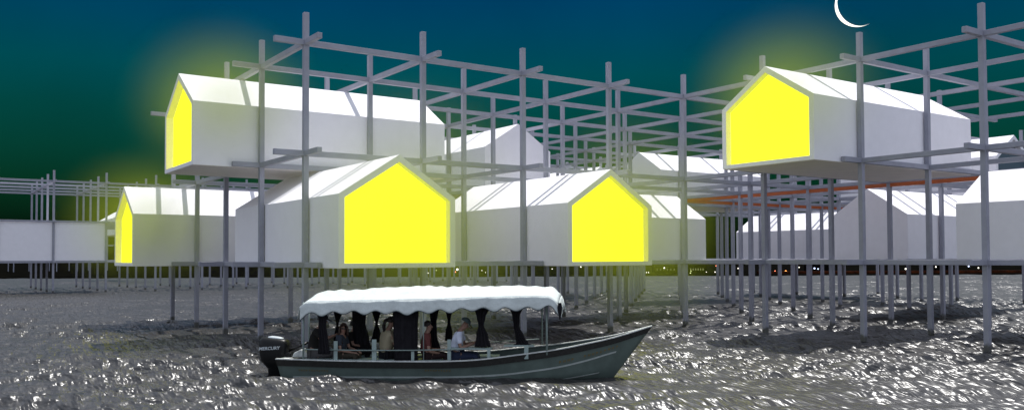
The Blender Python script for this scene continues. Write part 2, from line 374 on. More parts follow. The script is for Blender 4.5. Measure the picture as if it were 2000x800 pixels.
# ------------------------------------------------------------------ yellow mist added round the gables, their glow put into the volume colour
mm_ = bpy.data.materials.new('glow_halo_volume'); mm_.use_nodes = True; nt = mm_.node_tree; N = nt.nodes; L = nt.links; N.clear()
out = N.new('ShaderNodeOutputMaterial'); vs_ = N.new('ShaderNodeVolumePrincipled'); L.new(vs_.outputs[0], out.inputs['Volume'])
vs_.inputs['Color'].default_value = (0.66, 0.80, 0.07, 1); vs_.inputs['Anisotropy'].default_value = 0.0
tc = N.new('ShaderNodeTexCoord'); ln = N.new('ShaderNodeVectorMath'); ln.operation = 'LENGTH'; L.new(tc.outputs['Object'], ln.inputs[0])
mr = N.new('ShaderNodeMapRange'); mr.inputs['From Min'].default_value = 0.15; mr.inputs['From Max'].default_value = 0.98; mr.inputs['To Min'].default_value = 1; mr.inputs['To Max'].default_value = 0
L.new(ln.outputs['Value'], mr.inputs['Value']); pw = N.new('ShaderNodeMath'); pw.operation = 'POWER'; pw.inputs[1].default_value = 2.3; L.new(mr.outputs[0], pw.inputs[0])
ml = N.new('ShaderNodeMath'); ml.operation = 'MULTIPLY'; ml.inputs[1].default_value = HALO_DENSITY; L.new(pw.outputs[0], ml.inputs[0]); L.new(ml.outputs[0], vs_.inputs['Density'])
for (a, b, k, rx, ry, rz_, lb) in ((-0.34, 0.9, 1.58, 3.2, 3.9, 2.9, 'yellow-green mist added as glow of the raised left gable'), (0.45, -0.85, 0.35, 4.8, 3.6, 4.3, 'yellow-green mist added as glow of the biggest low gable'),
        (2.42, -0.95, 0.35, 4.0, 3.6, 4.1, 'yellow-green mist added as glow of the smaller forward gable'), (3.22, -1.85, 1.6, 3.1, 3.5, 2.9, 'yellow-green mist added as glow of the upper right gable'), (-0.5, 2.8, 0.5, 3.8, 4.2, 3.1, 'yellow-green mist added as glow of the narrow far left gable')):
    o = MB().ball((0, 0, 0), 1.0, 24, 14).build('halo', mm_); o.location = W(a, b, k); o.scale = (rx, ry, rz_); tag(o, lb, kind='stuff')

# ------------------------------------------------------------------ boat frame of reference
BS = ground(-5.0, 19.2); BE = ground(2.84, 18.3)
LB = (BE - BS).length; bdir = (BE - BS).normalized(); BROT = math.atan2(bdir.y, bdir.x)
bn = Vector((-bdir.y, bdir.x, 0))            # port side, away from the camera
def BX(px, Y):
    # position along the keel of a thing at offset Y, from its bearing
    c = BS - CAM; k = (px - PX) / FPX
    cl, cd = c.dot(RT2), c.dot(FW2); ul, ud = bdir.dot(RT2), bdir.dot(FW2); nl, nd = bn.dot(RT2), bn.dot(FW2)
    return (k * (cd + Y * nd) - cl - Y * nl) / (ul - k * ud)
def BZ(py, px, Y):
    X = BX(px, Y); d = (BS - CAM + bdir * X + bn * Y).dot(FW2)
    return CAM.z - (py - (503.6 - 0.00386 * (px - PX))) * d / FPX
def ip(tab, x):
    if x <= tab[0][0]: return tab[0][1]
    for (x0, y0), (x1, y1) in zip(tab, tab[1:]):
        if x <= x1:
            t = (x - x0) / (x1 - x0); return y0 + (y1 - y0) * t
    return tab[-1][1]
def ips(tab, x, w=0.35):
    return sum(ip(tab, x + w * d) for d in (-1, -0.5, 0, 0.5, 1)) / 5
SHEER = [(0, .385), (1.6, .365), (3.5, .375), (4.3, .41), (4.9, .485), (6.0, .62), (7.1, .83), (LB, 1.06)]
BEAM = [(0, .74), (1.0, .80), (2.5, .86), (4.0, .87), (5.0, .80), (6.0, .60), (6.9, .34), (7.5, .13), (LB, 0.03)]
def hull_pt(s, v, side):
    """s 0..1 stern to bow, v 0 (sheer) .. 1 (keel)"""
    X = s * LB
    zs = ips(SHEER, X, .25) if s < 0.97 else ip(SHEER, X); zb = -0.30 + 0.10 * max(0, s - 0.7) / 0.3
    bm_ = max(0.012, ips(BEAM, X, .3) if s < 0.93 else ip(BEAM, X))
    z = zs + (zb - zs) * v
    f = 1 - 0.16 * v - 0.84 * max(0, (v - 0.62) / 0.38) ** 1.5
    rake = (0.95 * v * s ** 9) ; stern = 0.16 * v * (1 - s) ** 8
    return Vector((X - rake + stern, side * bm_ * f, z))
boat = thing('tour_boat', 'grey-green open boat with white canvas canopy and black curtains, in front of the houses', 'boat', (BS.x, BS.y, 0), BROT)
NS, NV = 60, 14
hb = MB()
for side in (-1, 1):
    hb.grid([[hull_pt(i / NS, j / NV, side) for j in range(NV + 1)] for i in range(NS + 1)])
hb.grid([[hull_pt(0, j / NV, -1), hull_pt(0, j / NV, 1)] for j in range(NV + 1)])
ho = hb.build('hull', M['hull'], boat, smooth=True)
md = ho.modifiers.new('th', 'SOLIDIFY'); md.thickness = 0.035; md.offset = -1
def strake(z_of_X, h, m, name, x0, x1, out=0.014, side=-1, label=None, n=70, follow=False):
    rows = []
    for i in range(n + 1):
        X = x0 + (x1 - x0) * i / n; s = X / LB
        zs = hull_pt(s, 0, side).z; zb = hull_pt(s, 1, side).z
        z1 = z_of_X(X); z0 = z1 - h
        pa = hull_pt(s, (zs - z1) / (zs - zb), side); pb = hull_pt(s, (zs - z0) / (zs - zb), side)
        o_ = Vector((0, side * out, 0))
        rows.append([pa, pa + o_, pb + o_, pb])
    return MB().loft(rows).build(name, m, boat, label=label)
for sd in (-1, 1):
    strake(lambda X: hull_pt(X / LB, 0, sd).z - 0.002, 0.125, M['band'], 'rubbing_band', 0.0, LB - 0.001, 0.022, sd)
ST = [(0.32, .035), (3.8, .085), (4.8, .13), (6.0, .275), (6.9, .47), (7.3, .60)]
strake(lambda X: ips(ST, X, .3), 0.036, M['stripe'], 'pale_stripe', 0.30, 7.28, 0.008)
strake(lambda X: ip([(6.0, .0), (7.1, .15)], X), 0.02, M['stripe'], 'spray_rail', 6.0, 7.0, 0.02)
# gunwale cap
for sd in (-1, 1):
    rows = []
    for i in range(NS + 1):
        p = hull_pt(i / NS, 0, sd); wv = min(0.075, abs(p.y) + 0.02)
        a_ = Vector((p.x, p.y + sd * 0.028, p.z + 0.004)); b_ = Vector((p.x, p.y - sd * (wv - 0.02), p.z + 0.004))
        rows.append([a_, b_, b_ + Vector((0, 0, .022)), a_ + Vector((0, 0, .022))])
    MB().loft(rows).build('gunwale', M['cap'], boat)
# inner sole, foredeck, transom board
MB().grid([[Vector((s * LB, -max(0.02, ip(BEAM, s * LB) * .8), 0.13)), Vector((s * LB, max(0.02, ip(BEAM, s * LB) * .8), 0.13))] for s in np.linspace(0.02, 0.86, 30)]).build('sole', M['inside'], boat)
MB().grid([[Vector((p.x, y_ * (abs(p.y) - 0.01), p.z - 0.02 + 0.02 * (1 - y_ * y_))) for y_ in (-1, -.5, 0, .5, 1)] for p in [hull_pt(s, 0, 1) for s in np.linspace(0.94, 0.998, 8)]]).build('foredeck', M['cap'], boat)
MB().box((0.0, -0.70, 0.32), (0.16, 0.70, 0.375)).build('stern_board', M['cap'], boat)
MB().prism([(0.16, 0.375), (0.62, 0.375), (0.36, 0.55), (0.20, 0.47)], -0.25, 0.05, lambda t, u, z: (u, t, z)).build('splash_well', M['cap'], boat, bevel=0.02)
# illegible faded lettering marks
def marks(x0, x1, n, z_of, h, skip=()):
    mb = MB(); rr = random.Random(n)
    w = (x1 - x0) / n
    for i in range(n):
        if i in skip: continue
        X = x0 + (i + 0.5) * w
        for (du, dv, wu, hv) in rr.choice([[(-.3, 0, .16, 1), (.3, 0, .16, 1), (0, .1, .5, .2)], [(-.3, 0, .16, 1), (0, .4, .6, .2), (0, 0, .4, .2)], [(0, -.4, .7, .2), (-.25, 0, .16, 1), (.25, .2, .16, .5)], [(0, 0, .18, 1), (0, .4, .8, .2)]]):
            zc = z_of(X) + dv * h * .5; Xc = X + du * w * .7
            pts_ = []
            for sx, sz in ((-1, -1), (1, -1), (1, 1), (-1, 1)):
                xx = Xc + sx * wu * w * .35; zz = z_of(xx) + dv * h * .5 + sz * hv * h * .5
                s = xx / LB; zs = hull_pt(s, 0, -1).z; zb = hull_pt(s, 1, -1).z
                p = hull_pt(s, (zs - zz) / (zs - zb), -1); pts_.append(p)
            mb.poly([p + Vector((0, -0.003, 0)) for p in pts_] + [p + Vector((0, -0.006, 0)) for p in pts_], [(0, 1, 2, 3), (7, 6, 5, 4), (0, 4, 5, 1), (1, 5, 6, 2), (2, 6, 7, 3), (3, 7, 4, 0)])
    mb.build('faded_lettering', M['ochre'], boat)
marks(BX(578, -.8), BX(640, -.8), 12, lambda X: .165, .05)
marks(BX(828, -.85), BX(880, -.85), 10, lambda X: .20, .05)
marks(BX(1091, -.6), BX(1216, -.45), 15, lambda X: ips(ST, X, .2) + .085, .065, skip=(4, 5))

# rails, stanchions and canopy poles
def pole(px, y0, y1, Y, r=0.018, name='canopy_pole', px1=None):
    X0 = BX(px, Y); X1 = BX(px1 or px, Y)
    MB().tube([(X0, Y, BZ(y1, px, Y)), (X1, Y, BZ(y0, px, Y))], r, 8).build(name, M['post'], boat, smooth=True)
pole(593, 590, 704, -.74, .022); pole(1067, 585, 692, -.66, .022); pole(1058, 580, 672, .66, .018); pole(827, 592, 705, -.80, .010)
pole(604, 585, 690, .72, .018)
def rail(pts, r=0.013):
    MB().tube(pts, r, 8).build('rail', M['post'], boat, smooth=True)
rail([(BX(x, -.79), -.79, BZ(y, x, -.79)) for x, y in ((593, 681), (700, 683), (800, 683), (880, 681.5), (915, 680.5))])
rail([(BX(x, .72), .72, BZ(y, x, .72)) for x, y in ((957, 667), (1010, 664), (1052, 661))], .011)
for px, w_, y0, y1 in ((656, 7.5, 665, 703), (731, 9, 662, 704), (806, 6, 685, 704), (877, 7, 662, 704), (954, 6, 679, 702), (1027, 8, 673, 695)):
    Y = -.74; X = BX(px, Y); w2 = w_ / 94 / 2
    MB().box((X - w2, Y - .016, BZ(y1, px, Y) - .05), (X + w2, Y + .016, BZ(y0, px, Y))).build('bench_upright', M['slat'], boat, bevel=0.004)
for (xa, xb_, yy, Yc) in ((880, 960, 678, -.60), (985, 1042, 672, -.45)):
    MB().box((BX(xa, Yc), Yc - .15, BZ(yy, xb_, Yc) - .03), (BX(xb_, Yc), Yc + .15, BZ(yy, xb_, Yc))).build('bench_top', M['slat'], boat, bevel=.004)
for Yc in (-.42, .42):
    MB().box((0.55, Yc - .19, .34), (4.6, Yc + .19, .385)).build('bench', M['slat'], boat, bevel=0.006)

# canopy
CX0, CX1 = BX(586, -.9), BX(1090, -.9)
ET = [(0, 1.60), (.25, 1.63), (.5, 1.655), (.8, 1.72), (1, 1.73)]; CT = [(0, 1.79), (.12, 1.83), (.42, 1.915), (.7, 1.91), (.95, 1.925), (1, 1.86)]
def canopy():
    nx, ny = 110, 20; rows = []
    for i in range(nx + 1):
        s = i / nx; X = CX0 + (CX1 - CX0) * s; row = []
        ze, zc = ip(ET, s), ips(CT, s, .05)
        endw = max(0, 1 - s / .035) ** 2 * .10 + max(0, (s - .955) / .045) ** 2 * .17
        for j in range(ny + 1):
            v = -1 + 2 * j / ny
            z = ze + (zc - ze) * (1 - abs(v) ** 1.25) - endw
            z += 0.016 * math.sin(X * 5.2 + v * 2) * (1 - abs(v)) * abs(v) * 2 + 0.013 * math.sin(X * 21 + 9 * v + 2 * math.sin(X * 1.7)) * (1 - abs(v)) * (.4 + .6 * math.sin(X * 1.3) ** 2) + .012 * max(0, math.sin(X * 3.1 - 4 * v)) ** 3 * (1 - v * v)
            sag = 0.022 * (0.5 + 0.5 * math.cos(2 * PI * (s * 5.5))) * (1 - v * v)
            row.append(Vector((X, v * .90, z - sag)))
        rows.append(row)
    o = MB().grid(rows).build('canopy_top', M['canvas'], boat, smooth=True); md = o.modifiers.new('s', 'SOLIDIFY'); md.thickness = .008
    # valances
    for sd in (-1, 1):
        r2 = []; edge = []
        for i in range(nx * 2 + 1):
            s = i / nx / 2; X = CX0 + (CX1 - CX0) * s; ii = min(nx, i // 2); top = rows[ii][0 if sd < 0 else ny].z if i % 2 == 0 else (rows[ii][0].z + rows[min(nx, ii + 1)][0].z) / 2
            sc_ = 0.5 + 0.5 * math.sin(2 * PI * (s * 12 + .15))
            drop = 0.212 + 0.075 * sc_ + .012 * math.sin(X * 2.7) + .008 * math.sin(X * 7.1) - .05 * max(0, s - .85) / .15
            col = []
            for j in range(6):
                t = j / 5; fl = 0.018 * t * math.sin(X * 6.5 + 1) + .008 * t * math.sin(X * 19)
                col.append(Vector((X, sd * (.90 + .035 * t + fl), top - drop * t)))
            r2.append(col); edge.append(col[-1])
        o = MB().grid(r2).build('valance', M['canvas'], boat, smooth=True); md = o.modifiers.new('s', 'SOLIDIFY'); md.thickness = .006
        MB().tube(edge, .008, 5).build('valance_binding', M['binding'], boat)
    for en, X in ((0, CX0), (1, CX1)):
        src = rows[0] if en == 0 else rows[-1]; sg = -1 if en == 0 else 1; r2 = []
        for j, p in enumerate(src):
            v = -1 + 2 * j / ny; drop = .24 + .05 * abs(math.sin(PI * j / 4))
            r2.append([p + Vector((sg * (.05 * t + .02 * t * math.sin(j * 2.1)), 0, -drop * t * (1.0 if abs(v) > .5 else .9))) for t in (0, .3, .6, 1)])
        o = MB().grid(r2).build('end_valance', M['canvas'], boat, smooth=True); md = o.modifiers.new('s', 'SOLIDIFY'); md.thickness = .006
    # loose dark tie at the bow end corner
    X = CX1 + .03
    MB().loft([[Vector((X + dx * w, -.93 + dy * .02, z)) for dx, dy in ((-1, -1), (1, -1), (1, 1), (-1, 1))] for z, w in ((1.60, .03), (1.5, .05), (1.40, .035), (1.26, .008))]).build('loose_tie', M['curtain'], boat)
canopy()
# roof bows and side bars under the canvas
for s in (0.02, .25, .5, .75, .96):
    X = CX0 + (CX1 - CX0) * s; ze, zc = ip(ET, s), ip(CT, s)
    MB().tube([(X, v * .88, ze + (zc - ze) * (1 - abs(v) ** 1.25) - .045) for v in np.linspace(-1, 1, 11)], .012, 6).build('roof_bow', M['post'], boat)
# curtains
def curtain(prof, Y, dep=.07, pl=11):
    """prof: list of (py, px_left, px_right)"""
    rows = []; pr_ = []
    for (y0, l0, r0), (y1, l1, r1) in zip(prof, prof[1:]):
        for k in range(6):
            t = k / 6; t2 = t * t * (3 - 2 * t); pr_.append((y0 + (y1 - y0) * t, l0 + (l1 - l0) * t2, r0 + (r1 - r0) * t2))
    pr_.append(prof[-1])
    for (y, l, r) in pr_:
        xl, xr = BX(l, Y), BX(r, Y); z = BZ(y, (l + r) / 2, Y); xc, w = (xl + xr) / 2, (xr - xl) / 2; ring = []
        for k in range(44):
            th = 2 * PI * k / 44; m_ = 1 + .42 * math.sin(pl * th + 0.4)
            ring.append(Vector((xc + w * math.cos(th) * (1 + .06 * math.sin(pl * th)), Y + min(dep, w * .8) * math.sin(th) * m_, z)))
        rows.append(ring)
    MB().loft(rows).build('curtain', M['curtain'], boat, smooth=True)
curtain([(600, 626, 640), (635, 623, 637), (660, 624, 640), (690, 622, 645)], -.80)
curtain([(602, 652, 670), (634, 657, 661), (650, 654, 664), (668, 652, 664)], .74)
curtain([(602, 688, 716), (630, 689, 713), (660, 692, 720), (690, 694, 727)], .2)
curtain([(600, 726, 745), (632, 733, 738), (650, 729, 743), (666, 724, 744)], .74)
curtain([(600, 768, 817), (640, 769, 815), (704, 771, 815)], -.66, pl=17)
curtain([(598, 838, 857), (630, 841, 852), (655, 837, 853), (684, 836, 860)], .35)
curtain([(597, 869, 884), (628, 874, 879), (648, 870, 883), (664, 869, 883)], .74)
curtain([(592, 922, 960), (620, 931, 947), (634, 934, 944), (655, 930, 952), (676, 927, 957)], -.60)
curtain([(590, 992, 1025), (618, 1000, 1014), (636, 1003, 1013), (656, 1006, 1022), (669, 1008, 1030), (673, 1000, 1038)], -.45)

# outboard
ob = MB()
def sup(cx, cy, z, lx, ly, p=3.2, n=28, tilt=0):
    r_ = []
    for k in range(n):
        th = 2 * PI * k / n; c, s = math.cos(th), math.sin(th)
        x = math.copysign(abs(c) ** (2 / p), c) * lx; r_.append(Vector((cx + x, cy + math.copysign(abs(s) ** (2 / p), s) * ly, z + tilt * x)))
    return r_
ox = BX(536, -.1); zt_ = BZ(659, 536, -.1); Yo = -.12
prof = [(0, .27, .12), (.03, .305, .17), (.10, .335, .20), (.22, .335, .205), (.36, .32, .20), (.50, .30, .19), (.56, .25, .16), (.66, .17, .09), (1.2, .12, .05)]
ob.loft([sup(ox + (.03 if d < .5 else .05), Yo, zt_ - d, a_, b_, tilt=(-.10 if d < .2 else .0)) for d, a_, b_ in prof])
obo = ob.build('outboard_motor', M['cowl'], boat, smooth=True, label='black outboard motor with silver lettering on the stern')
MB().loft([sup(ox + .05, Yo, zt_ - .0 - d, a_, b_, tilt=-.10) for d, a_, b_ in ((-.035, .10, .05), (-.02, .16, .08), (.01, .18, .1))]).build('motor_lid', M['letter'], obo, smooth=True)
MB().tube([(ox + .28, Yo, zt_ - .30), (ox + .48, Yo + .05, zt_ - .22), (ox + .74, Yo + .1, zt_ - .10)], .026, 8).build('tiller', M['cowl'], obo, smooth=True)
MB().box((ox + .26, Yo - .14, .18), (ox + .44, Yo + .14, .48)).build('clamp', M['cowl'], obo, bevel=.02)
def text_mesh(txt, h, m, parent, name, loc, rot, shear=0.2, bold=.012, ext=.004, width=None):
    cu = bpy.data.curves.new(name, 'FONT'); cu.body = txt; cu.size = h / .7; cu.extrude = ext; cu.offset = bold; cu.shear = shear; cu.align_x = 'CENTER'
    t = bpy.data.objects.new(name, cu); C.objects.link(t); bpy.context.view_layer.update()
    me = bpy.data.meshes.new_from_object(t.evaluated_get(bpy.context.evaluated_depsgraph_get())); bpy.data.objects.remove(t)
    if width:
        xs = [v.co.x for v in me.vertices]; f = width / (max(xs) - min(xs))
        for v in me.vertices: v.co.x *= f
    me.materials.clear(); me.materials.append(m); o = bpy.data.objects.new(name, me); C.objects.link(o); o.parent = parent; o.location = loc; o.rotation_euler = rot
    return o
text_mesh('MERCURY', .066, M['letter'], obo, 'lettering', (ox - .02, Yo - .208, zt_ - .235), (PI / 2, math.radians(-3), 0), width=.48, bold=.002)

# ------------------------------------------------------------------ people
def skin_obj(name, chains, m, parent=None, sub=2):
    """chains: list of lists of (co, r[, r2]); consecutive vertices joined; equal coordinates merged"""
    vs, rs, es, roots = [], [], [], []
    idx = {}
    for ch in chains:
        prev = None
        for it in ch:
            co = tuple(round(c, 4) for c in it[0])
            if co not in idx:
                idx[co] = len(vs); vs.append(co); rs.append((it[1], it[2] if len(it) > 2 else it[1]))
            i = idx[co]
            if prev is not None and prev != i: es.append((prev, i))
            prev = i
    me = bpy.data.meshes.new(name); me.from_pydata(vs, es, []); me.materials.append(m)
    o = bpy.data.objects.new(name, me); C.objects.link(o)
    if parent: o.parent = parent
    md = o.modifiers.new('skin', 'SKIN'); md.use_smooth_shade = True
    if not me.skin_vertices: raise RuntimeError('no skin layer')
    # roots: first vertex of each island
    par = list(range(len(vs)))
    def fd(i):
        while par[i] != i: i = par[i]
        return i
    for a, b in es: par[max(fd(a), fd(b))] = min(fd(a), fd(b))
    for i, sv in enumerate(me.skin_vertices[0].data):
        sv.radius = rs[i]; sv.use_root = (fd(i) == i)
    s = o.modifiers.new('sub', 'SUBSURF'); s.levels = sub; s.render_levels = sub
    return o
def lerp(a, b, t): return Vector(a) + (Vector(b) - Vector(a)) * t
def hand(wrist, direc, palm_n, curl=.5):
    """palm plus five bent fingers, as skin chains"""
    d = Vector(direc).normalized(); n = Vector(palm_n).normalized(); s = d.cross(n).normalized()
    w = Vector(wrist); pc = w + d * .045; chains = [[(w, .026, .020), (pc, .030, .014), (w + d * .08, .032, .012)]]
    for i, (off, ln) in enumerate(((-.026, .068), (-.009, .078), (.009, .072), (.025, .056))):
        b0 = w + d * .07 + s * off; b1 = b0 + d * ln * .45 - n * ln * .12 * curl * 2; b2 = b1 + d * ln * (.35 - .3 * curl) - n * ln * .5 * curl; b3 = b2 - n * ln * .22 - d * ln * .1 * curl
        chains.append([(b0 + s * .0003, .0095), (b1, .009), (b2, .0085), (b3, .007)])
    t0 = w + d * .025 - s * .018; t1 = t0 - s * .028 + d * .02 - n * .01; t2 = t1 + d * .028 - n * .012 + s * .006
    chains.append([(t0 + s * .0004, .012), (t1, .0105), (t2, .0085)])
    return chains
def person(label, px, py_head, Y, face, lean, arms, shirt, trousers, hairm, hair='short', cap=None, glasses=False, sc_=1.0, head_yaw=0.0, head_pitch=0.0, female=False, phone=False, reach=None, twist=0):
    """seated figure; local frame x = facing, z up, origin at the seat"""
    seat = .385; X = BX(px, Y)
    root_loc = Vector((X, Y, seat)); H = BZ(py_head, px, Y) - seat      # crown height above the seat
    k = H / .865
    sh = (.165 if female else .19)
    lx = math.sin(math.radians(lean)); lz = math.cos(math.radians(lean))
    up_ = Vector((lx, 0, lz))
    hip = Vector((0, 0, .10)); wst = hip + up_ * .16 + Vector((-.02, 0, 0)); chest = hip + up_ * .33; neck = hip + up_ * .50; 
    hd0 = neck + Vector((.035 + .03 * math.sin(math.radians(head_pitch)), 0, .055)); 
    K = lambda v: Vector(v) * k
    body = []
    cp, sp = math.cos(math.radians(head_pitch)), math.sin(math.radians(head_pitch))
    hu = Vector((sp, 0, cp)); hf = Vector((cp, 0, -sp))
    hq = Matrix.Rotation(math.radians(head_yaw), 3, 'Z'); hu = hq @ hu; hf = hq @ hf; hs = hu.cross(hf)
    jaw = hd0 + hu * .0; mid = hd0 + hu * .075 + hf * .008; crown = hd0 + hu * .15 - hf * .008
    body.append([(K(hip), .145 * k, .125 * k), (K(wst), .13 * k, .115 * k), (K(chest), .15 * k, .125 * k), (K(neck - up_ * .035), .085 * k, .07 * k), (K(neck + Vector((.015, 0, .03))), .05 * k), (K(jaw + hf * .01), .062 * k), (K(mid), .078 * k), (K(crown), .052 * k)])
    body.append([(K(mid), .078 * k), (K(mid + hf * .062 - hu * .005), .02 * k), (K(mid + hf * .098 - hu * .022), .010 * k)])     # nose
    handch = []; arms_ch = []; wr = []
    for sd, (elb, wrist) in zip((1, -1), arms):
        sho = chest + up_ * .10 + Vector((0, sd * sh, 0)); e = Vector(elb); w = Vector(wrist); e.y *= 1; w.y *= 1
        body.append([(K(chest), .15 * k, .125 * k), (K(sho), .052 * k), (K(lerp(sho, e, .5)), .044 * k), (K(e), .036 * k), (K(lerp(e, w, .5)), .034 * k), (K(w), .023 * k)])
        dd = (w - e).normalized()
        for ch in hand(w, dd, (0, 0, 1) if not phone else (-.3, -sd * .9, .3), .55): body.append([(K(c[0]),) + tuple(x * k for x in c[1:]) for c in ch])
        arms_ch.append((sho, e, w))
    for sd in (1, -1):
        hj = Vector((.03, sd * .09, .08)); kn = Vector((.44, sd * .11, .09)); an = Vector((.42, sd * .11, -.22)); toe = Vector((.56, sd * .12, -.235))
        body.append([(K(hip), .145 * k, .125 * k), (K(hj), .085 * k), (K(lerp(hj, kn, .5)), .075 * k), (K(kn), .056 * k), (K(lerp(kn, an, .45)), .052 * k), (K(an), .036 * k), (K(toe), .03 * k)])
    o = skin_obj('person', body, M['skin']); o.parent = None
    rz = BROT + math.radians(face)
    wl = BS + bdir * X + bn * Y
    o.location = (wl.x, wl.y, seat); o.rotation_euler = (0, 0, rz); tag(o, label, 'person')
    # shirt with short sleeves
    g = .016
    sh_ch = [[(K(hip), (.158) * k, (.14) * k), (K(wst), (.142 + g) * k, (.125 + g) * k), (K(chest), (.158 + g) * k, (.135 + g) * k), (K(neck - up_ * .03), (.09 + g) * k, .085 * k)]]
    for sho, e, w in arms_ch:
        sh_ch.append([(K(chest), (.158 + g) * k, (.135 + g) * k), (K(sho), .078 * k), (K(lerp(sho, e, .45)), .060 * k), (K(lerp(sho, e, .72)), .058 * k)])
    skin_obj('shirt', sh_ch, shirt, o)
    tr = []
    for sd in (1, -1):
        hj = Vector((.03, sd * .09, .08)); kn = Vector((.44, sd * .11, .09)); an = Vector((.42, sd * .11, -.19))
        tr.append([(K(hip - Vector((0, 0, .012))), .142 * k, .118 * k), (K(hj), .10 * k), (K(lerp(hj, kn, .5)), .088 * k), (K(kn), .070 * k), (K(lerp(kn, an, .5)), .065 * k), (K(an), .055 * k)])
    skin_obj('trousers', tr, trousers, o)
    # hair
    hc = mid + hu * .035 - hf * .02
    def tohead(v): return K(hc + hf * v[0] + hs * v[1] + hu * v[2])
    if hair != 'none':
        mb = MB(); base_v = []
        nu, nv = 20, 12
        for i in range(nv + 1):
            t = PI * .62 * i / nv
            for q_ in range(nu):
                p = 2 * PI * q_ / nu; fr_ = max(0, math.cos(p)); tt = t * (1 - .50 * fr_)
                rr_ = .094 * (1 + .03 * math.sin(7 * p + 5 * tt))
                base_v.append(tohead((math.sin(tt) * math.cos(p) * rr_ * 1.05, math.sin(tt) * math.sin(p) * rr_ * .92, math.cos(tt) * rr_ + .005)))
        fs = [(i * nu + q_, (i + 1) * nu + q_, (i + 1) * nu + (q_ + 1) % nu, i * nu + (q_ + 1) % nu) for i in range(nv) for q_ in range(nu)]
        mb.poly(base_v, fs)
        if hair == 'long':
            for j in range(-7, 8):
                ang = PI + j * .27; x_, y_ = math.cos(ang), math.sin(ang)
                a0 = tohead((x_ * .08, y_ * .085, .02)); a1 = tohead((x_ * .10 + .0, y_ * .105, -.08)); a2 = a1 + K(Vector((-.01, 0, -.09))); a3 = a2 + K(Vector((.01 + .01 * math.sin(j), y_ * .01, -.05)))
                mb.tube([a0, a1, a2, a3], [.026 * k, .028 * k, .024 * k, .008 * k], 7)
        if hair == 'tail':
            b0 = tohead((-.085, 0, .02)); b1 = tohead((-.13, .0, -.03)); b2 = tohead((-.13, .01, -.12)); b3 = tohead((-.10, .02, -.20)); b4 = tohead((-.09, .02, -.25))
            for dy in (-.016, 0, .016): mb.tube([p + Vector((0, dy * k, 0)) for p in (b0, b1, b2, b3, b4)], [.034 * k, .036 * k, .034 * k, .024 * k, .006 * k], 8)
        h_ = mb.build('hair', hairm, o, smooth=True); md = h_.modifiers.new('s', 'SOLIDIFY'); md.thickness = .006
    if cap:
        mb = MB(); nu, nv = 20, 8; vv = []
        for i in range(nv + 1):
            t = PI * .50 * i / nv
            for q_ in range(nu):
                p = 2 * PI * q_ / nu; vv.append(tohead((math.sin(t) * math.cos(p) * .108, math.sin(t) * math.sin(p) * .098, math.cos(t) * .085 + .028)))
        mb.poly(vv, [(i * nu + q_, (i + 1) * nu + q_, (i + 1) * nu + (q_ + 1) % nu, i * nu + (q_ + 1) % nu) for i in range(nv) for q_ in range(nu)])
        vz = []
        for x_, w_, z_ in ((.085, .07, .030), (.13, .072, .022), (.165, .062, .008), (.19, .035, -.006)):
            vz.append([tohead((x_, s_ * w_, z_ - .012 * abs(s_))) for s_ in (-1, -.5, 0, .5, 1)])
        cb = mb.build('cap', cap, o, smooth=True); md = cb.modifiers.new('s', 'SOLIDIFY'); md.thickness = .005
        br = MB().grid(vz).build('brim', M['cowl'], cb, smooth=True); md = br.modifiers.new('s', 'SOLIDIFY'); md.thickness = .005
    # face
    fc = mid
    def F_(f, s, u): return K(fc + hf * f + hs * s + hu * u)
    for sd in (1, -1):
        if glasses: MB().ball((0, 0, 0), (.008 * k, .024 * k, .020 * k), 10, 6).build('sunglass_lens', M['lens'], o, smooth=True); q_ = bpy.context.scene.collection.objects[-1]
        else: MB().ball((0, 0, 0), (.006 * k, .012 * k, .007 * k), 8, 5).build('eye', M['eye'], o, smooth=True); q_ = bpy.context.scene.collection.objects[-1]
        q_.location = F_(.078, sd * .030, .012); q_.rotation_euler = (0, math.radians(head_pitch), math.radians(head_yaw))
        MB().ball((0, 0, 0), (.018 * k, .008 * k, .028 * k), 8, 6).build('ear', M['skin'], o, smooth=True); q_ = bpy.context.scene.collection.objects[-1]
        q_.location = F_(-.005, sd * .080, -.005); q_.rotation_euler = (0, math.radians(head_pitch), math.radians(head_yaw))
    mo = MB().ball((0, 0, 0), (.006 * k, .022 * k, .007 * k), 8, 5).build('mouth', M['lip'], o, smooth=True); mo.location = F_(.071, 0, -.055); mo.rotation_euler = (0, math.radians(head_pitch), math.radians(head_yaw))
    return o, k, arms_ch
lap = lambda f=.0: [((.10, .24, .27), (.34, .12, .22)), ((.10, -.24, .27), (.34, -.12, .22))]
person('person in dark cap and shirt at the stern, leaning forward behind the first curtain', 613, 611, -.35, 8, 14, [((.20, .22, .36), (.42, .14, .42)), ((.20, -.24, .36), (.42, -.12, .44))],
       cloth('charcoal_shirt', (.022, .021, .02)), cloth('grey_trousers', (.09, .085, .085)), M['hair'], 'short', cap=cloth('black_cap', (.015, .015, .015)), head_pitch=10)
person('person with long brown hair, sunglasses and slate blue shirt, facing the camera', 666, 630, -.40, -8, 4, [((.12, .22, .24), (.40, .10, .18)), ((.10, -.24, .22), (.40, -.10, .15))],
       cloth('slate_shirt', (.040, .048, .062)), cloth('olive_trousers', (.05, .043, .032)), M['hair_brown'], 'long', glasses=True, head_yaw=-62, head_pitch=2, female=True)
person('person in shadow with dark hair and dark top, half hidden behind the sunglasses wearer', 688, 625, .30, 0, 2, lap(), cloth('dark_top', (.02, .018, .018)), cloth('dark_trousers', (.02, .02, .022)), M['hair'], 'short', female=True)
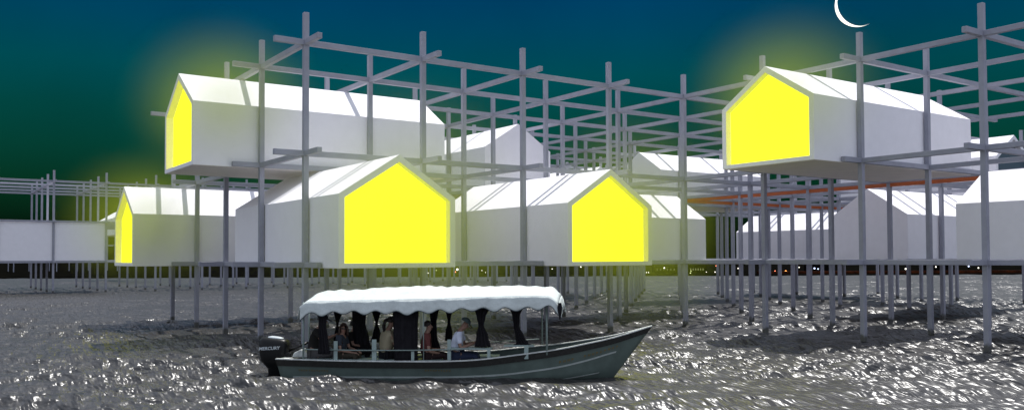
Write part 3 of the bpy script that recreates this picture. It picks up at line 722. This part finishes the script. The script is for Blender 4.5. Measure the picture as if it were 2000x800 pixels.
person('person with dark ponytail and beige top, left of the widest curtain', 754, 617, -.42, 40, 6, [((.12, .22, .26), (.36, .08, .24)), ((.12, -.20, .26), (.36, -.08, .24))],
       cloth('beige_top', (.30, .265, .18)), cloth('black_trousers', (.015, .015, .018)), M['hair'], 'tail', female=True, head_pitch=14)
person('person in a dusty red shirt with dark hair, seated right of the widest curtain', 832, 625, -.42, 14, 2, [((.08, .22, .20), (.36, .12, .20)), ((.06, -.25, .20), (.34, -.10, .12))],
       cloth('dusty_red_shirt', (.13, .045, .042)), cloth('maroon_trousers', (.03, .018, .018)), M['hair'], 'short', female=True)
pm, km, am = person('person in white T-shirt, jeans and grey cap, head bowed over a phone', 889, 618, -.40, 2, 12, [((.16, .22, .28), (.38, .08, .34)), ((.14, -.24, .25), (.38, -.08, .33))],
       cloth('white_tshirt', (.62, .66, .78)), cloth('blue_jeans', (.035, .045, .085)), M['hair'], 'none', cap=cloth('grey_green_cap', (.075, .105, .105)), head_pitch=32)
ph = MB().box((-.006, -.035, -.07), (.006, .035, .07)).build('phone', M['cowl'], bevel=.003)
rz = BROT + math.radians(2); lp = Matrix.Rotation(rz, 3, 'Z') @ (Vector((.47, 0, .42)) * km)
ph.location = Vector(pm.location) + lp; ph.rotation_euler = (0, math.radians(-20), rz); tag(ph, 'dark phone held up by the person in the white T-shirt', 'phone')

# ------------------------------------------------------------------ sun, sky
SD = Vector((-0.315, -0.13, -1)).normalized()
sun = bpy.data.lights.new('sun', 'SUN'); sun.energy = 4.7; sun.angle = math.radians(0.5); sun.color = (1, .975, .94)
so = bpy.data.objects.new('sun', sun); C.objects.link(so); so.rotation_euler = SD.to_track_quat('-Z', 'Y').to_euler(); so.location = (0, 0, 60)
w = bpy.data.worlds.new('World'); sc.world = w; w.use_nodes = True
nt = w.node_tree; N = nt.nodes; L = nt.links; N.clear()
out = N.new('ShaderNodeOutputWorld'); bg = N.new('ShaderNodeBackground'); L.new(bg.outputs[0], out.inputs[0])
tc = N.new('ShaderNodeTexCoord'); sep = N.new('ShaderNodeSeparateXYZ'); L.new(tc.outputs['Generated'], sep.inputs[0])
cr = N.new('ShaderNodeValToRGB'); mr = N.new('ShaderNodeMapRange'); mr.inputs['From Min'].default_value = -0.02; mr.inputs['From Max'].default_value = 0.42
L.new(sep.outputs['Z'], mr.inputs['Value']); L.new(mr.outputs[0], cr.inputs['Fac'])
def srgb(r, g, b): return tuple(((c / 255 / 12.92) if c / 255 <= .04045 else ((c / 255 + .055) / 1.055) ** 2.4) for c in (r, g, b)) + (1,)
def el(y): return (math.sin(math.atan((503 - y) / FPX)) + .02) / .44
stops = [(el(510), (2, 8, 4)), (el(440), (5, 27, 14)), (el(370), (6, 52, 33)), (el(300), (4, 66, 54)), (el(230), (2, 72, 68)), (el(150), (0, 77, 86)), (el(60), (0, 70, 98)), (el(-30), (0, 62, 104)), (1.0, (8, 60, 110))]
e = cr.color_ramp.elements
e[0].position, e[0].color = stops[0][0], srgb(*stops[0][1]); e[1].position, e[1].color = stops[-1][0], srgb(*stops[-1][1])
for p, c in stops[1:-1]: x = e.new(p); x.color = srgb(*c)
# the bright part of the dome: behind the camera and overhead
sky = N.new('ShaderNodeTexSky'); sky.sky_type = 'NISHITA'; sky.sun_disc = False
sky.sun_elevation = math.asin(-SD.z); sky.sun_rotation = math.atan2(-SD.x, -SD.y)
sk = N.new('ShaderNodeMix'); sk.data_type = 'RGBA'; sk.blend_type = 'MULTIPLY'; sk.inputs['Factor'].default_value = 1
L.new(sky.outputs[0], sk.inputs['A']); sk.inputs['B'].default_value = (0.08, 0.08, 0.08, 1)
cl = N.new('ShaderNodeMix'); cl.data_type = 'RGBA'; cl.inputs['Factor'].default_value = 0.72
L.new(sk.outputs['Result'], cl.inputs['A']); cl.inputs['B'].default_value = (0.78, 0.85, 1.02, 1)
dot = N.new('ShaderNodeVectorMath'); dot.operation = 'DOT_PRODUCT'; L.new(tc.outputs['Generated'], dot.inputs[0]); dot.inputs[1].default_value = (FW2.x, FW2.y, 0)
ma = N.new('ShaderNodeMath'); ma.operation = 'MULTIPLY_ADD'; L.new(dot.outputs['Value'], ma.inputs[0]); ma.inputs[1].default_value = -0.55; L.new(sep.outputs['Z'], ma.inputs[2])
mm = N.new('ShaderNodeMapRange'); mm.interpolation_type = 'SMOOTHSTEP'; mm.inputs['From Min'].default_value = -0.19; mm.inputs['From Max'].default_value = 0.16; L.new(ma.outputs[0], mm.inputs['Value'])
mx = N.new('ShaderNodeMix'); mx.data_type = 'RGBA'; L.new(mm.outputs[0], mx.inputs['Factor']); L.new(cr.outputs['Color'], mx.inputs['A']); L.new(cl.outputs['Result'], mx.inputs['B'])
cn = N.new('ShaderNodeTexNoise'); cn.inputs['Scale'].default_value = 3.5; cn.inputs['Detail'].default_value = 7; L.new(tc.outputs['Generated'], cn.inputs['Vector'])
cm = N.new('ShaderNodeMapRange'); cm.inputs['From Min'].default_value = .3; cm.inputs['From Max'].default_value = .7; cm.inputs['To Min'].default_value = .78; cm.inputs['To Max'].default_value = 1.06; L.new(cn.outputs['Fac'], cm.inputs['Value'])
cx_ = N.new('ShaderNodeVectorMath'); cx_.operation = 'SCALE'; L.new(mx.outputs['Result'], cx_.inputs[0]); L.new(cm.outputs[0], cx_.inputs['Scale'])
L.new(cx_.outputs[0], bg.inputs['Color']); bg.inputs['Strength'].default_value = 1.0

# ------------------------------------------------------------------ camera
cam = bpy.data.cameras.new('camera'); co = bpy.data.objects.new('camera', cam); C.objects.link(co); sc.camera = co
fw = Vector((math.cos(YAW) * math.cos(PIT), math.sin(YAW) * math.cos(PIT), math.sin(PIT)))
rt = fw.cross(Vector((0, 0, 1))).normalized(); up = rt.cross(fw)
r2 = rt * math.cos(ROL) + up * math.sin(ROL); u2 = -rt * math.sin(ROL) + up * math.cos(ROL)
co.matrix_world = Matrix(((r2.x, u2.x, -fw.x, CAM.x), (r2.y, u2.y, -fw.y, CAM.y), (r2.z, u2.z, -fw.z, CAM.z), (0, 0, 0, 1)))
cam.sensor_width = 36; cam.lens = FPX / 2000 * 36; cam.shift_x = -(PX - 1000) / 2000; cam.shift_y = (PY - 400) / 2000
cam.clip_start = 0.1; cam.clip_end = 6000
sc.view_settings.view_transform = 'Standard'; sc.view_settings.look = 'None'; sc.view_settings.gamma = 1; sc.view_settings.exposure = 0; sc.view_settings.use_curve_mapping = False
sc.cycles.use_denoising = True; sc.cycles.max_bounces = 8; sc.cycles.diffuse_bounces = 6; sc.cycles.glossy_bounces = 3; sc.cycles.sample_clamp_indirect = 4
